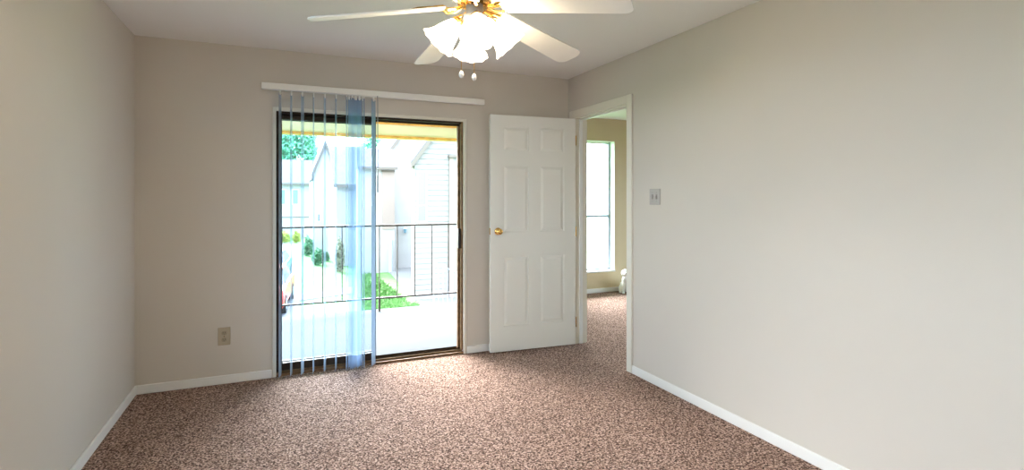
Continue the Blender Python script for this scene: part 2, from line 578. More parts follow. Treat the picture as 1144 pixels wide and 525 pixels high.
y0f, y1f = YB + 0.012, YB + WT - 0.002
spart('side_jamb', SX0, SX0 + 0.022, y0f, y1f, 0.03, SZ1)
spart('side_jamb', SX1 - 0.016, SX1, y0f, y1f, 0.03, SZ1, 'bronze_light')
spart('jamb_channel', SX1 - 0.034, SX1 - 0.016, YB + 0.055, YB + 0.085, 0.03, SZ1 - 0.03, 'bronze_light')
spart('head_track', SX0 + 0.022, SX1 - 0.016, y0f, y1f, SZ1 - 0.016, SZ1)
spart('head_channel', SX0 + 0.022, SX1 - 0.016, YB + 0.068, YB + 0.076, SZ1 - 0.032, SZ1 - 0.016)
spart('sill', SX0, SX1, YB, y1f, -0.02, 0.016, 'wood_sill')
spart('threshold_track', SX0, SX1, YB + 0.03, y1f, 0.016, 0.030, 'bronze_light')
spart('track_rib', SX0 + 0.022, SX1 - 0.016, YB + 0.052, YB + 0.056, 0.030, 0.042)
spart('track_rib', SX0 + 0.022, SX1 - 0.016, YB + 0.1, YB + 0.104, 0.030, 0.042)


def sash(name, x0, x1, yc, label):
    e = bpy.data.objects.new(name, None)
    e.parent = sd
    e['label'] = label
    C.objects.link(e)
    z0, z1, st = 0.032, SZ1 - 0.026, 0.032
    a, b = yc - 0.016, yc + 0.016
    spart('stile', x0, x0 + st * 0.5, a, b, z0, z1, parent=e)
    spart('stile', x1 - st, x1, a, b, z0, z1, parent=e)
    spart('top_rail', x0 + st * 0.5, x1 - st, a, b, z1 - 0.030, z1, parent=e)
    spart('bottom_rail', x0 + st * 0.5, x1 - st, a, b, z0, z0 + 0.055, parent=e)
    spart('glass', x0 + st * 0.5, x1 - st, yc - 0.003, yc + 0.003, z0 + 0.055, z1 - 0.030, 'glass', parent=e, bev=0)
    return e


sash('sliding_panel', SX0 + 0.024, SX0 + 0.735, YB + 0.050, 'inner glass panel slid open behind the blind')
sash('fixed_panel', SX0 + 0.023, SX0 + 0.745, YB + 0.105, 'outer fixed glass panel')
spart('latch_keeper', SX1 - 0.040, SX1 - 0.016, YB + 0.02, YB + 0.05, 0.90, 1.07, 'black')
spart('pull_handle', SX0 + 0.712, SX0 + 0.727, YB + 0.014, YB + 0.034, 0.92, 1.08, 'black')

# ------------------------------------------------------------------ vertical blind
RY = YB - 0.085                      # rail centre line
RZ = 2.125
bl = thing('vertical_blind', 'white headrail with bluish clear vertical vanes drawn to one side of the balcony door',
           'blind', (0.0, RY, RZ))
r0, r1 = px(292, 101, RY - 0.02).x, px(541.5, 113, RY - 0.02).x
obj('headrail', B(r0, r1, -0.022, 0.022, 0.0, 0.046, 0.004, 2), 'rail', bl)
obj('wall_bracket', B(r0 + 0.10, r0 + 0.13, 0.022, 0.085, 0.01, 0.05), 'rail', bl)
obj('wall_bracket', B(r1 - 0.13, r1 - 0.10, 0.022, 0.085, 0.01, 0.05), 'rail', bl)


def vane_mesh(w, h):
    bm = bmesh.new()
    n = 8
    top, bot = [], []
    for i in range(n + 1):
        t = -0.5 + i / n
        x = t * w
        y = 0.006 * (1 - (2 * t) ** 2)
        top.append(bm.verts.new((x, y, -0.022)))
        bot.append(bm.verts.new((x, y, -h)))
    for i in range(n):
        bm.faces.new((top[i], top[i + 1], bot[i + 1], bot[i]))
    bmesh.ops.solidify(bm, geom=bm.faces[:], thickness=0.0009)
    me = bpy.data.meshes.new('vane')
    bmesh.ops.recalc_face_normals(bm, faces=bm.faces[:])
    bm.to_mesh(me)
    bm.free()
    me.materials.append(M['vane'])
    for p in me.polygons:
        p.use_smooth = True
    return me


vm = vane_mesh(0.089, RZ - 0.022)
bm = bmesh.new()
box(bm, -0.011, 0.011, -0.003, 0.003, -0.034, -0.001)
hanger = bpy.data.meshes.new('hanger')
bm.to_mesh(hanger)
bm.free()
hanger.materials.append(M['rail'])
vanes = [(313, 78), (325.5, 80), (338, 74), (350.5, 82), (363, 76), (375.5, 78),
         (387.5, 82), (390.0, 74), (393.5, 62), (397.5, 40), (401.5, 62), (405.0, 80), (407.0, 86), (417.3, 60)]
for u, ang in vanes:
    o = link_mesh('vane', vm, None, bl)
    o.location = (px(u, 300, RY).x, 0, 0)
    o.rotation_euler = (0, 0, math.radians(ang))
    h_ = link_mesh('hanger', hanger, None, o)
bm = bmesh.new()
wx = px(422, 200, RY - 0.04).x
tube(bm, [(wx, -0.03, 0.004), (wx, -0.04, -0.05), (wx, -0.04, -0.62)], 0.0035, 6)
tube(bm, [(wx, -0.04, -0.62), (wx, -0.04, -0.75)], 0.006, 8)
obj('wand', bm, 'wand', bl)

# ------------------------------------------------------------------ outlet and switch
pc = px(250.5, 375.5, YB)
ou = thing('wall_outlet', 'almond duplex power outlet on the wall beside the balcony door', 'outlet', (pc.x, YB, pc.z))
obj('cover_plate', B(-0.040, 0.040, -0.006, 0, -0.064, 0.064, 0.003, 2), 'almond', ou)
for dz in (-0.024, 0.024):
    bm = bmesh.new()
    prism(bm, [(0.017 * math.cos(a) * 1.0, dz + max(-0.0135, min(0.0135, 0.0175 * math.sin(a)))) for a in [2 * PI * k / 24 for k in range(24)]], 'y', -0.0085, -0.004)
    rc = obj('receptacle', bm, 'almond_dark', ou)
    for dx, hh in ((-0.0065, 0.0045), (0.0065, 0.0035)):
        obj('slot', B(dx - 0.0012, dx + 0.0012, -0.0092, -0.008, dz + 0.002 - hh, dz + 0.004 + hh), 'slot', rc)
    bm = bmesh.new()
    tube(bm, [(0, -0.0092, dz - 0.008), (0, -0.008, dz - 0.008)], 0.0024, 8)
    obj('ground_hole', bm, 'slot', rc)
bm = bmesh.new()
tube(bm, [(0, -0.0072, 0), (0, -0.005, 0)], 0.0035, 10)
obj('screw', bm, 'brass', ou)

sw = thing('light_switch', 'grey-white double light switch on the wall beside the doorway', 'light switch', (XR, 3.054, 1.343))
obj('cover_plate', B(-0.006, 0, -0.058, 0.058, -0.057, 0.057, 0.003, 2), 'plate', sw)
for k, dy in enumerate((-0.023, 0.023)):
    fr = obj('toggle_surround', B(-0.0075, -0.005, dy - 0.008, dy + 0.008, -0.018, 0.018), 'toggle', sw)
    t_ = obj('toggle', B(-0.020, -0.006, dy - 0.0045, dy + 0.0045, -0.006, 0.006, 0.0015, 1), 'plate', sw)
    t_.rotation_euler = (0, math.radians(20 if k else -20), 0)
    for dz in (-0.03, 0.03):
        bm = bmesh.new()
        tube(bm, [(-0.0072, dy, dz), (-0.005, dy, dz)], 0.003, 8)
        obj('screw', bm, 'toggle', sw)

# ------------------------------------------------------------------ ceiling fan with light kit
FX, FY = 0.7355, 2.0767
fan = thing('ceiling_fan', 'white five-blade ceiling fan with brass fittings and lit glass shades', 'ceiling fan', (FX, FY, H))
Z = lambda z: z - H
bm = bmesh.new()
lathe(bm, [(0.0001, Z(2.44)), (0.068, Z(2.44)), (0.066, Z(2.41)), (0.045, Z(2.385)), (0.018, Z(2.375)), (0.0001, Z(2.374))], 32)
obj('ceiling_canopy', bm, 'fanwhite', fan, True)
bm = bmesh.new()
tube(bm, [(0, 0, Z(2.385)), (0, 0, Z(2.30))], 0.013, 12)
obj('downrod', bm, 'brass', fan, True)
bm = bmesh.new()
lathe(bm, [(0.0001, Z(2.31)), (0.05, Z(2.305)), (0.09, Z(2.285)), (0.112, Z(2.25)), (0.115, Z(2.215)), (0.112, Z(2.19)),
           (0.10, Z(2.172)), (0.075, Z(2.160)), (0.0001, Z(2.158))], 40)
obj('motor_housing', bm, 'fanwhite', fan, True)
for z_, r_ in ((2.235, 0.1145), (2.187, 0.1125)):
    bm = bmesh.new()
    lathe(bm, [(r_, Z(z_ - 0.006)), (r_ + 0.004, Z(z_ - 0.003)), (r_ + 0.004, Z(z_ + 0.003)), (r_, Z(z_ + 0.006))], 40)
    obj('brass_band', bm, 'brass', fan, True)
bm = bmesh.new()
lathe(bm, [(0.0001, Z(2.158)), (0.070, Z(2.158)), (0.070, Z(2.142)), (0.0001, Z(2.142))], 32)
obj('flywheel', bm, 'brass', fan)
bm = bmesh.new()
lathe(bm, [(0.0001, Z(2.142)), (0.036, Z(2.142)), (0.036, Z(2.100)), (0.052, Z(2.094)), (0.055, Z(2.075)), (0.050, Z(2.058)),
           (0.030, Z(2.044)), (0.012, Z(2.038)), (0.0001, Z(2.036))], 32)
obj('switch_housing', bm, 'fanwhite', fan, True)
bm = bmesh.new()
lathe(bm, [(0.0001, Z(2.037)), (0.010, Z(2.036)), (0.013, Z(2.028)), (0.008, Z(2.020)), (0.0001, Z(2.016))], 16)
obj('brass_finial', bm, 'brass', fan, True)

# one blade and its iron, then copies
R0, R1, BW = 0.125, 0.665, 0.070
DROOP = math.atan2(0.085, 0.60)
out = []
steps = 10
for k in range(steps + 1):                    # rounded tip
    a = -PI / 2 + PI * k / steps
    out.append((R1 - 0.045 + 0.045 * math.cos(a), BW * 0.98 * math.copysign(abs(math.sin(a)) ** 0.55, math.sin(a))))
out += [(R0 + 0.012, 0.050), (R0, 0.040), (R0, -0.040), (R0 + 0.012, -0.050)]
bm = bmesh.new()
prism(bm, out, 'z', -0.003, 0.003)
bmesh.ops.recalc_face_normals(bm, faces=bm.faces[:])
blade_me = bpy.data.meshes.new('blade')
bm.to_mesh(blade_me)
bm.free()
blade_me.materials.append(M['blade'])
bm = bmesh.new()                              # ornate iron: two curling arms and a plate
prism(bm, [(0.150, -0.030), (0.235, -0.036), (0.262, -0.012), (0.262, 0.012), (0.235, 0.036), (0.150, 0.030)], 'z', 0.003, 0.0075)
for s_ in (-1, 1):
    tube(bm, [(0.055, 0.012 * s_, 0.0), (0.085, 0.026 * s_, -0.012), (0.115, 0.034 * s_, -0.012), (0.135, 0.028 * s_, 0.004),
              (0.170, 0.022 * s_, 0.006)], [0.006, 0.007, 0.007, 0.006, 0.005], 8)
tube(bm, [(0.055, 0, 0.0), (0.095, 0, -0.004), (0.165, 0, 0.006)], 0.006, 8)
bmesh.ops.recalc_face_normals(bm, faces=bm.faces[:])
iron_me = bpy.data.meshes.new('blade_iron')
bm.to_mesh(iron_me)
bm.free()
iron_me.materials.append(M['brass'])
PITCH = math.radians(13)
for k in range(5):
    a = math.radians(189.76) - YAW + k * 2 * PI / 5
    base = Matrix.Translation((0, 0, Z(2.138))) @ Matrix.Rotation(a, 4, 'Z') @ Matrix.Rotation(DROOP, 4, 'Y')
    ir = link_mesh('blade_iron', iron_me, None, fan)
    ir.matrix_local = base @ Matrix.Rotation(-PITCH * 0.6, 4, 'X')
    b_ = link_mesh('blade', blade_me, None, fan)
    b_.matrix_local = base @ Matrix.Rotation(-PITCH, 4, 'X')

# light kit: four flared glass shades
prof = [(0.021, 0.0), (0.024, 0.012), (0.033, 0.030), (0.043, 0.055), (0.050, 0.080), (0.057, 0.100), (0.068, 0.118), (0.077, 0.128)]


def ruffle(i, a):
    w = max(0, i - 3) / 4
    return 0.0022 * w * math.cos(10 * a), 0.0012 * w * math.cos(10 * a)


bm = bmesh.new()
lathe(bm, prof, 60, wave=ruffle)
bmesh.ops.solidify(bm, geom=bm.faces[:], thickness=0.002)
bmesh.ops.recalc_face_normals(bm, faces=bm.faces[:])
shade_me = bpy.data.meshes.new('glass_shade')
bm.to_mesh(shade_me)
bm.free()
shade_me.materials.append(M['shade'])
for p in shade_me.polygons:
    p.use_smooth = True
bm = bmesh.new()
lathe(bm, [(0.0001, 0.0), (0.012, 0.002), (0.013, 0.02), (0.022, 0.045), (0.024, 0.062), (0.018, 0.078), (0.008, 0.085), (0.0001, 0.086)], 20)
bmesh.ops.recalc_face_normals(bm, faces=bm.faces[:])
bulb_me = bpy.data.meshes.new('bulb')
bm.to_mesh(bulb_me)
bm.free()
bulb_me.materials.append(M['bulb'])
for p in bulb_me.polygons:
    p.use_smooth = True
for k in range(4):
    a = math.radians(191 + 90 * k) - YAW
    bm = bmesh.new()
    tube(bm, [(0.040, 0, Z(2.085)), (0.058, 0, Z(2.092)), (0.070, 0, Z(2.082)), (0.073, 0, Z(2.070))], [0.008, 0.008, 0.009, 0.012], 10)
    arm = obj('lamp_arm', bm, 'brass', fan, True)
    arm.rotation_euler = (0, 0, a)
    m_ = Matrix.Rotation(a, 4, 'Z') @ Matrix.Translation((0.066, 0, Z(2.072))) @ Matrix.Rotation(math.radians(180 - 42), 4, 'Y')
    bm = bmesh.new()
    lathe(bm, [(0.0001, -0.006), (0.020, -0.006), (0.026, 0.004), (0.026, 0.014), (0.024, 0.016)], 24)
    ft = obj('shade_fitter', bm, 'brass', fan, True)
    ft.matrix_local = m_
    sh = link_mesh('glass_shade', shade_me, None, fan)
    sh.matrix_local = m_
    bu = link_mesh('bulb', bulb_me, None, fan)
    bu.matrix_local = m_ @ Matrix.Translation((0, 0, 0.012))
    li = bpy.data.lights.new('bulb_light', 'POINT')
    li.energy = FAN_W
    li.color = (1.0, 0.87, 0.70)
    li.shadow_soft_size = 0.02
    lo = bpy.data.objects.new('bulb_light', li)
    C.objects.link(lo)
    lo.parent = fan
    lo.matrix_local = m_ @ Matrix.Translation((0, 0, 0.066))
# pull chains
cr, cf = Vector((CY, -SY, 0)), Vector((SY, CY, 0))      # across and away from the viewer
for du, zb_ in ((-0.050, 1.856), (0.002, 1.844)):
    p0 = cr * du * 0.8 - cf * 0.048
    p1 = cr * du - cf * 0.056
    bm = bmesh.new()
    tube(bm, [(p0.x, p0.y, Z(2.066)), (p1.x, p1.y, Z(2.05)), (p1.x, p1.y, Z(zb_))], 0.0016, 6)
    ch = obj('pull_chain', bm, 'brass', fan)
    bm = bmesh.new()
    lathe(bm, [(0.0001, 0.0), (0.006, -0.004), (0.010, -0.014), (0.010, -0.020), (0.006, -0.028), (0.0001, -0.030)], 16,
          Matrix.Translation((p1.x, p1.y, Z(zb_))))
    obj('pull_knob', bm, 'fanwhite', ch, True)

# ------------------------------------------------------------------ next room window
win = thing('window_1', 'tall white single-hung window in the tan yellow wall', 'window', (NWX0, YN, NWZ0), kind='structure')


def wpart(name, x0, x1, y0, y1, z0, z1, m='trim', parent=None, bev=0.002):
    return obj(name, B(x0 - NWX0, x1 - NWX0, y0 - YN, y1 - YN, z0 - NWZ0, z1 - NWZ0, bev, 1), m, parent or win)


wy0, wy1 = YN + 0.11, YN + 0.165
wpart('reveal', NWX1 - 0.006, NWX1, YN, wy0, NWZ0, NWZ1)
wpart('reveal', NWX0, NWX0 + 0.006, YN, wy0, NWZ0, NWZ1)
wpart('reveal', NWX0 + 0.006, NWX1 - 0.006, YN, wy0, NWZ1 - 0.006, NWZ1)
wpart('window_sill', NWX0, NWX1, YN - 0.02, wy0, NWZ0 - 0.001, NWZ0 + 0.022, bev=0.004)
wpart('window_frame', NWX0, NWX0 + 0.03, wy0, wy1, NWZ0, NWZ1, 'greyblue')
wpart('window_frame', NWX1 - 0.03, NWX1, wy0, wy1, NWZ0, NWZ1, 'greyblue')
wpart('window_frame', NWX0 + 0.03, NWX1 - 0.03, wy0, wy1, NWZ1 - 0.03, NWZ1, 'trim')
wpart('window_frame', NWX0 + 0.03, NWX1 - 0.03, wy0, wy1, NWZ0, NWZ0 + 0.04, 'greyblue')
zm = 1.05
wpart('meeting_rail', NWX0 + 0.03, NWX1 - 0.03, wy0 + 0.005, wy1 - 0.005, zm, zm + 0.035, 'greyblue')
wpart('pane', NWX0 + 0.03, NWX1 - 0.03, wy0 + 0.025, wy0 + 0.03, NWZ0 + 0.04, zm, 'winglass', bev=0)
wpart('pane', NWX0 + 0.03, NWX1 - 0.03, wy0 + 0.033, wy0 + 0.038, zm + 0.035, NWZ1 - 0.03, 'winglass', bev=0)

def plain_window(name, label, lo, hi, y0, y1, z0, z1, along_y=False):
    w = thing(name, label, 'window', kind='structure')
    def part(nm, a, b, c, d, e, f, m):
        obj(nm, B(c, d, a, b, e, f) if along_y else B(a, b, c, d, e, f), m, w)
    mid = (lo + hi) / 2
    for a in (lo, mid - 0.02, hi - 0.04):
        part('window_frame', a, a + 0.04, y0, y1, z0, z1, 'trim')
    for a, b in ((lo + 0.04, mid - 0.02), (mid + 0.02, hi - 0.04)):
        part('window_frame', a, b, y0, y1, z0, z0 + 0.04, 'trim')
        part('window_frame', a, b, y0, y1, z1 - 0.04, z1, 'trim')
        part('pane', a, b, y0 + 0.02, y0 + 0.025, z0 + 0.04, z1 - 0.04, 'winglass')


plain_window('added_window_2', 'added out-of-view white window casting daylight on the opposite wall', FW[0], FW[1], XL - 0.11, XL - 0.05, FW[2], FW[3], True)  # added out of view as a source of cool daylight on the right wall
plain_window('added_window_3', 'added out-of-view white side window brightening the next room', SW[0], SW[1], XN + 0.03, XN + 0.09, SW[2], SW[3], True)  # added out of view to lift the light level in the next room

# ------------------------------------------------------------------ white plush dog in the next room


def ell(bm, c, r, mtx=None):
    m_ = Matrix.Translation(c) @ (mtx or Matrix.Identity(4)) @ Matrix.Diagonal((*r, 1))
    bmesh.ops.create_uvsphere(bm, u_segments=16, v_segments=10, radius=1.0, matrix=m_)


dp = pxf(699, 327.5, 0)
dog = thing('plush_dog', 'white fluffy dog sitting on the carpet near the tan yellow wall', 'dog', (dp.x, dp.y, 0), rz=math.radians(-35))
bm = bmesh.new()                       # local: dog looks along -y
RX = lambda d: Matrix.Rotation(math.radians(d), 4, 'X')
ell(bm, (0, 0.055, 0.085), (0.075, 0.080, 0.080))            # hips
ell(bm, (0, 0.010, 0.150), (0.058, 0.062, 0.100), RX(-18))   # trunk
ell(bm, (0, -0.025, 0.195), (0.052, 0.050, 0.060))           # chest
ell(bm, (0, -0.028, 0.250), (0.036, 0.036, 0.045))           # neck
ell(bm, (0, -0.045, 0.296), (0.050, 0.050, 0.046))           # head
ell(bm, (0, -0.092, 0.284), (0.024, 0.032, 0.022))           # muzzle
for s_ in (-1, 1):
    ell(bm, (0.030 * s_, -0.045, 0.090), (0.021, 0.023, 0.090))      # fore leg
    ell(bm, (0.030 * s_, -0.058, 0.014), (0.022, 0.030, 0.015))      # fore paw
    ell(bm, (0.066 * s_, 0.040, 0.060), (0.032, 0.058, 0.055))       # thigh
    ell(bm, (0.072 * s_, -0.010, 0.015), (0.022, 0.040, 0.016))      # hind paw
    ell(bm, (0.048 * s_, -0.030, 0.282), (0.014, 0.024, 0.038))      # ear
for k in range(5):
    ell(bm, (-0.02 * k * 0.8, 0.125 + 0.016 * k, 0.055 + 0.012 * k), (0.02, 0.022, 0.022))   # tail
body = obj('body', bm, 'fur', dog, True)
rm = body.modifiers.new('merge', 'REMESH')
rm.mode = 'VOXEL'
rm.voxel_size = 0.007
rm.use_smooth_shade = True
bm = bmesh.new()
ell(bm, (0, -0.124, 0.290), (0.010, 0.007, 0.008))
obj('nose', bm, 'nose', dog, True)
for s_ in (-1, 1):
    bm = bmesh.new()
    ell(bm, (0.020 * s_, -0.089, 0.308), (0.006, 0.005, 0.006))
    obj('eye', bm, 'nose', dog, True)

# ------------------------------------------------------------------ balcony
BX0, BX1, BY1 = -2.6, XR2 - 0.12, 6.56
struct('balcony_floor', B(BX0, BX1, YB + WT, BY1, -0.25, -0.03), 'concrete', 'pale concrete balcony floor outside the sliding door', 'balcony')
struct('roof_overhang', B(BX0, XL - 0.5, YB - 0.3, BY1 + 0.3, H + 0.3, H + 0.36), 'shingle', 'grey roof over the far end of the balcony', 'roof')
struct('added_shade_eave', B(XR2, XN + 0.3, YN + 0.17, YN + 1.5, 2.30, 2.42), 'soffit', 'added pale eave cutting sun at the next room window', 'eave')  # eave added to block high sun from the next room carpet
struct('balcony_ceiling', B(BX0, BX1, YB + WT, BY1 + 0.1, 2.30, 2.42), 'soffit', 'pale yellow soffit over the balcony', 'soffit')
struct('roof_slab', B(XL - 0.5, XN + 0.3, YF - 0.3, BY1 + 0.3, H + 0.3, H + 0.36), 'shingle', 'grey roof over the home and balcony', 'roof')
struct('wall_outside', B(-3.4, XL - 0.12, YB, YB + WT, -2.8, H + 0.3), 'siding', 'white outer wall beside the balcony', 'wall')
bmx = thing('balcony_beam', 'pale yellow edge beam with orange wood trim above the balcony railing', 'beam', (BX0, 6.43, 2.05), kind='structure')
obj('beam_board', B(0, BX1 - BX0, 0.0, 0.09, 0.030, 0.25), 'soffit', bmx)
obj('lower_trim', B(0, BX1 - BX0, -0.025, 0.10, 0.0, 0.030), 'beamwood', bmx)
obj('upper_trim', B(0, BX1 - BX0, -0.03, 0.0, 0.165, 0.25), 'beamwood', bmx)
# ledger trim on the house wall above the door
struct('trim_3', B(BX0, BX1, YB + WT, YB + WT + 0.03, 2.21, 2.30), 'beamwood', 'orange wood ledger above the balcony door outside', 'trim')

RYL = 6.43
rl = thing('balcony_railing', 'dark iron balcony railing with thin upright bars', 'railing', (0, RYL, -0.03))
rz_ = lambda z: z + 0.03
obj('top_rail', B(BX0, BX1, -0.016, 0.016, rz_(0.985), rz_(1.008), 0.003, 1), 'iron', rl)
obj('bottom_rail', B(BX0, BX1, -0.014, 0.014, rz_(0.118), rz_(0.138), 0.003, 1), 'iron', rl)
us = [338.0, 358.3, 380.8, 402, 422.7, 442.8, 463, 482.2, 500.8]
bx_ = [px(u, 290, RYL).x for u in us]
pitch = (bx_[-1] - bx_[0]) / (len(bx_) - 1)
k0 = bx_[0]
n = 0
x = k0
while x - pitch > BX0 + 0.05:
    x -= pitch
bars = []
while x < BX1 - 0.05:
    bars.append(x)
    x += pitch
bar = bpy.data.meshes.new('baluster')
bm = B(-0.006, 0.006, -0.006, 0.006, rz_(0.138), rz_(0.985))
bm.to_mesh(bar)
bm.free()
bar.materials.append(M['iron'])
for x in bars:
    o = link_mesh('baluster', bar, None, rl)
    o.location = (x, 0, 0)
for i, x in enumerate((bars[0] - pitch * 0.5, min(bars, key=lambda q: abs(q - px(422.7, 290, RYL).x)), bars[-1])):
    obj('rail_post', B(x - 0.011, x + 0.011, -0.011, 0.011, 0.0, rz_(0.118)), 'iron', rl)

# ------------------------------------------------------------------ grounds
GZ = -2.8
struct('ground_lawn', B(-60, 60, 6.7, 130, GZ - 0.3, GZ), 'grass', 'green lawn between the neighbouring buildings', 'lawn')


struct('neutral_bounce_ground', B(-60, 60, -40, 6.7, GZ - 0.3, GZ), 'concrete', 'unseen ground on the other side of the home, paved for neutral bounce light', 'paving')  # unseen; grey paving instead of lawn keeps green bounce off the ceiling


def gpoly(name, pts, z, m, label, cat):
    bm = bmesh.new()
    prism(bm, [(p.x, p.y) for p in pts], 'z', GZ - 0.02, GZ + z)
    return struct(name, bm, m, label, cat)


g = lambda u, v: pxf(u, v, GZ)
gpoly('walkway', [g(404, 277), g(414, 283), g(470, 341), g(500, 380), g(620, 380), g(520, 290), g(440, 275)], 0.03, 'walk',
      'pale concrete walk beside the near gabled building', 'path')
gpoly('garden_path', [g(300, 332), g(395, 321), g(395, 328), g(300, 341)], 0.025, 'walk', 'pale path crossing the lawn', 'path')
gpoly('driveway', [g(250, 268), g(318, 272), g(331, 300), g(336, 360), g(200, 420), g(120, 300)], 0.02, 'asphalt',
      'pale asphalt drive with parked cars', 'driveway')


# ------------------------------------------------------------------ neighbouring buildings
def window_unit(parent, x0, x1, y, z0, z1, rail=None, frame=0.05, m='bluewin'):
    """sash window standing proud of a wall face at local y, facing -y."""
    w = obj('window', B(x0 - frame, x1 + frame, y - 0.04, y, z0 - frame, z1 + frame), 'trim', parent)
    if rail:
        obj('pane', B(x0, x1, y - 0.045, y - 0.035, z0, rail - 0.02), m, w)
        obj('pane', B(x0, x1, y - 0.045, y - 0.035, rail + 0.02, z1), m, w)
    else:
        obj('pane', B(x0, x1, y - 0.045, y - 0.035, z0, z1), m, w)
    return w


def gable_house(name, label, x0, x1, y, depth, eave, slope, wallm='stucco', boards=0.0, over=0.14, fas='fascia'):
    """house whose gable end faces the balcony; ridge runs along y."""
    h = thing(name, label, 'building', (x0, y, GZ))
    W = x1 - x0
    ez = eave - GZ
    apex = ez + slope * W / 2
    bm = bmesh.new()
    prism(bm, [(0, 0), (W, 0), (W, ez), (W / 2, apex), (0, ez)], 'y', 0.03 if boards else 0.0, depth)
    obj('wall', bm, wallm, h)
    if boards:
        z = 0.0
        while z < apex - 0.05:
            z1 = min(z + boards, apex - 0.01)
            def span(zz):
                if zz <= ez:
                    return 0.0, W
                d = (zz - ez) / slope
                return d, W - d
            a0, b0 = span(z)
            a1, b1 = span(z1)
            if b1 - a1 > 0.02:
                bm = bmesh.new()
                vs = [bm.verts.new(p) for p in ((a0, -0.014, z), (b0, -0.014, z), (b1, 0.012, z1), (a1, 0.012, z1),
                                                (a0, 0.03, z), (b0, 0.03, z), (b1, 0.03, z1), (a1, 0.03, z1))]
                for f in ((0, 1, 2, 3), (4, 7, 6, 5), (0, 4, 5, 1), (3, 2, 6, 7), (0, 3, 7, 4), (1, 5, 6, 2)):
                    bm.faces.new([vs[i] for i in f])
                obj('siding_board', bm, 'siding', h)
            z += boards
    ln = math.hypot(1, slope)
    th = 0.16 * ln
    for s_ in (0, 1):
        fx = (lambda q: q) if s_ == 0 else (lambda q: W - q)
        bm = bmesh.new()
        e0, ez0 = -over, ez - slope * over
        prism(bm, [(fx(e0), ez0), (fx(W / 2), apex), (fx(W / 2), apex + th), (fx(e0), ez0 + th)], 'y', -over, depth + over)
        rf = obj('roof', bm, 'shingle', h)
        bm = bmesh.new()
        prism(bm, [(fx(e0), ez0 - 0.05), (fx(W / 2), apex - 0.05), (fx(W / 2), apex + th * 0.75), (fx(e0), ez0 + th * 0.75)], 'y', -over - 0.03, -over)
        obj('rake_board', bm, fas, rf)
    return h


# near gabled building
y4 = 20.8
c0 = px(463, 181, y4)
h4 = gable_house('gabled_house', 'white lap-sided gable building with narrow blue window beyond the railing',
                 c0.x, c0.x + 7.6, y4, 0.55, c0.z, 1.35, 'siding', boards=0.21, over=0.2)
obj('rear_block', B(2.4, 7.4, 0.8, 5.5, 0, c0.z - GZ + 0.9), 'siding', h4)
lx = lambda u, v: (px(u, v, y4).x - c0.x, px(u, v, y4).z - GZ)
a_, b_ = lx(466.5, 192), lx(475.5, 247)
window_unit(h4, a_[0], b_[0], -0.005, b_[1], a_[1], rail=lx(470, 229)[1])
p0, p1 = lx(501.5, 176), lx(505, 300)
obj('corner_pilaster', B(p0[0], p0[0] + 0.16, -0.10, 0.0, 0, p0[1]), 'pink', h4)
obj('bay_wall', B(p0[0] + 0.16, p0[0] + 2.2, -0.08, 0.0, 0, p0[1]), 'siding', h4)
obj('bay_eave', B(p0[0] - 0.05, p0[0] + 2.3, -0.22, 0.0, p0[1], p0[1] + 0.09), 'fascia', h4)
# gabled building behind it
y3 = 30.5
c3 = px(431, 176, y3)
h3 = gable_house('gabled_house', 'plain white gable building beside the one with the narrow blue window', c3.x, c3.x + 7.0, y3, 8.0, c3.z, 1.35, 'stucco', over=0.2)
# wing with the pinkish panel
y3b = 29.2
w0, w1 = px(422, 189, y3b), px(441, 189, y3b)
wg = thing('porch_wing', 'white entry wing with pinkish panel and grey roof', 'building', (w0.x, y3b, GZ))
WW, WH = w1.x - w0.x, w0.z - GZ
obj('wall', B(-1.0, WW, 0, 0.96, 0, WH), 'stucco', wg)
q0 = px(427, 194, y3b).x - w0.x
obj('door_panel', B(q0, WW - 0.02, -0.05, 0.0, px(430, 256, y3b).z - GZ, WH - 0.14), 'pink', wg)
obj('lintel', B(q0 - 0.05, WW, -0.08, 0.0, WH - 0.14, WH - 0.05), 'fascia', wg)
bm = bmesh.new()
prism(bm, [(-0.25, WH), (0.98, WH + 1.1), (0.98, WH + 1.2), (-0.25, WH + 0.12)], 'x', -1.1, WW + 0.1)
rf = obj('roof', bm, 'shingle', wg)
obj('gutter', B(-1.1, WW + 0.1, -0.32, -0.25, WH - 0.02, WH + 0.1), 'fascia', rf)
bm = bmesh.new()
d0 = px(436, 260, y3b).x - w0.x
tube(bm, [(d0, -0.07, px(436, 268, y3b).z - GZ), (d0, -0.07, 0.0)], 0.10, 10)
obj('entry_post', bm, 'greyblue', wg)
# wall lantern on the white building
lt = px(452, 256, y3)
ln_ = thing('wall_lantern', 'small dark lantern on the plain white gable building', 'lantern', (lt.x, y3, lt.z - 0.2))
obj('back_plate', B(-0.06, 0.06, -0.03, 0, 0.0, 0.30), 'greyblue', ln_)
bm = bmesh.new()
lathe(bm, [(0.0001, 0.0), (0.06, 0.0), (0.10, 0.22), (0.0001, 0.23)], 8, Matrix.Translation((0, -0.16, 0.0)))
obj('glass_body', bm, 'bluewin', ln_)
bm = bmesh.new()
lathe(bm, [(0.0001, 0.36), (0.03, 0.32), (0.14, 0.23), (0.0001, 0.22)], 8, Matrix.Translation((0, -0.16, 0.0)))
obj('lantern_cap', bm, 'greyblue', ln_)
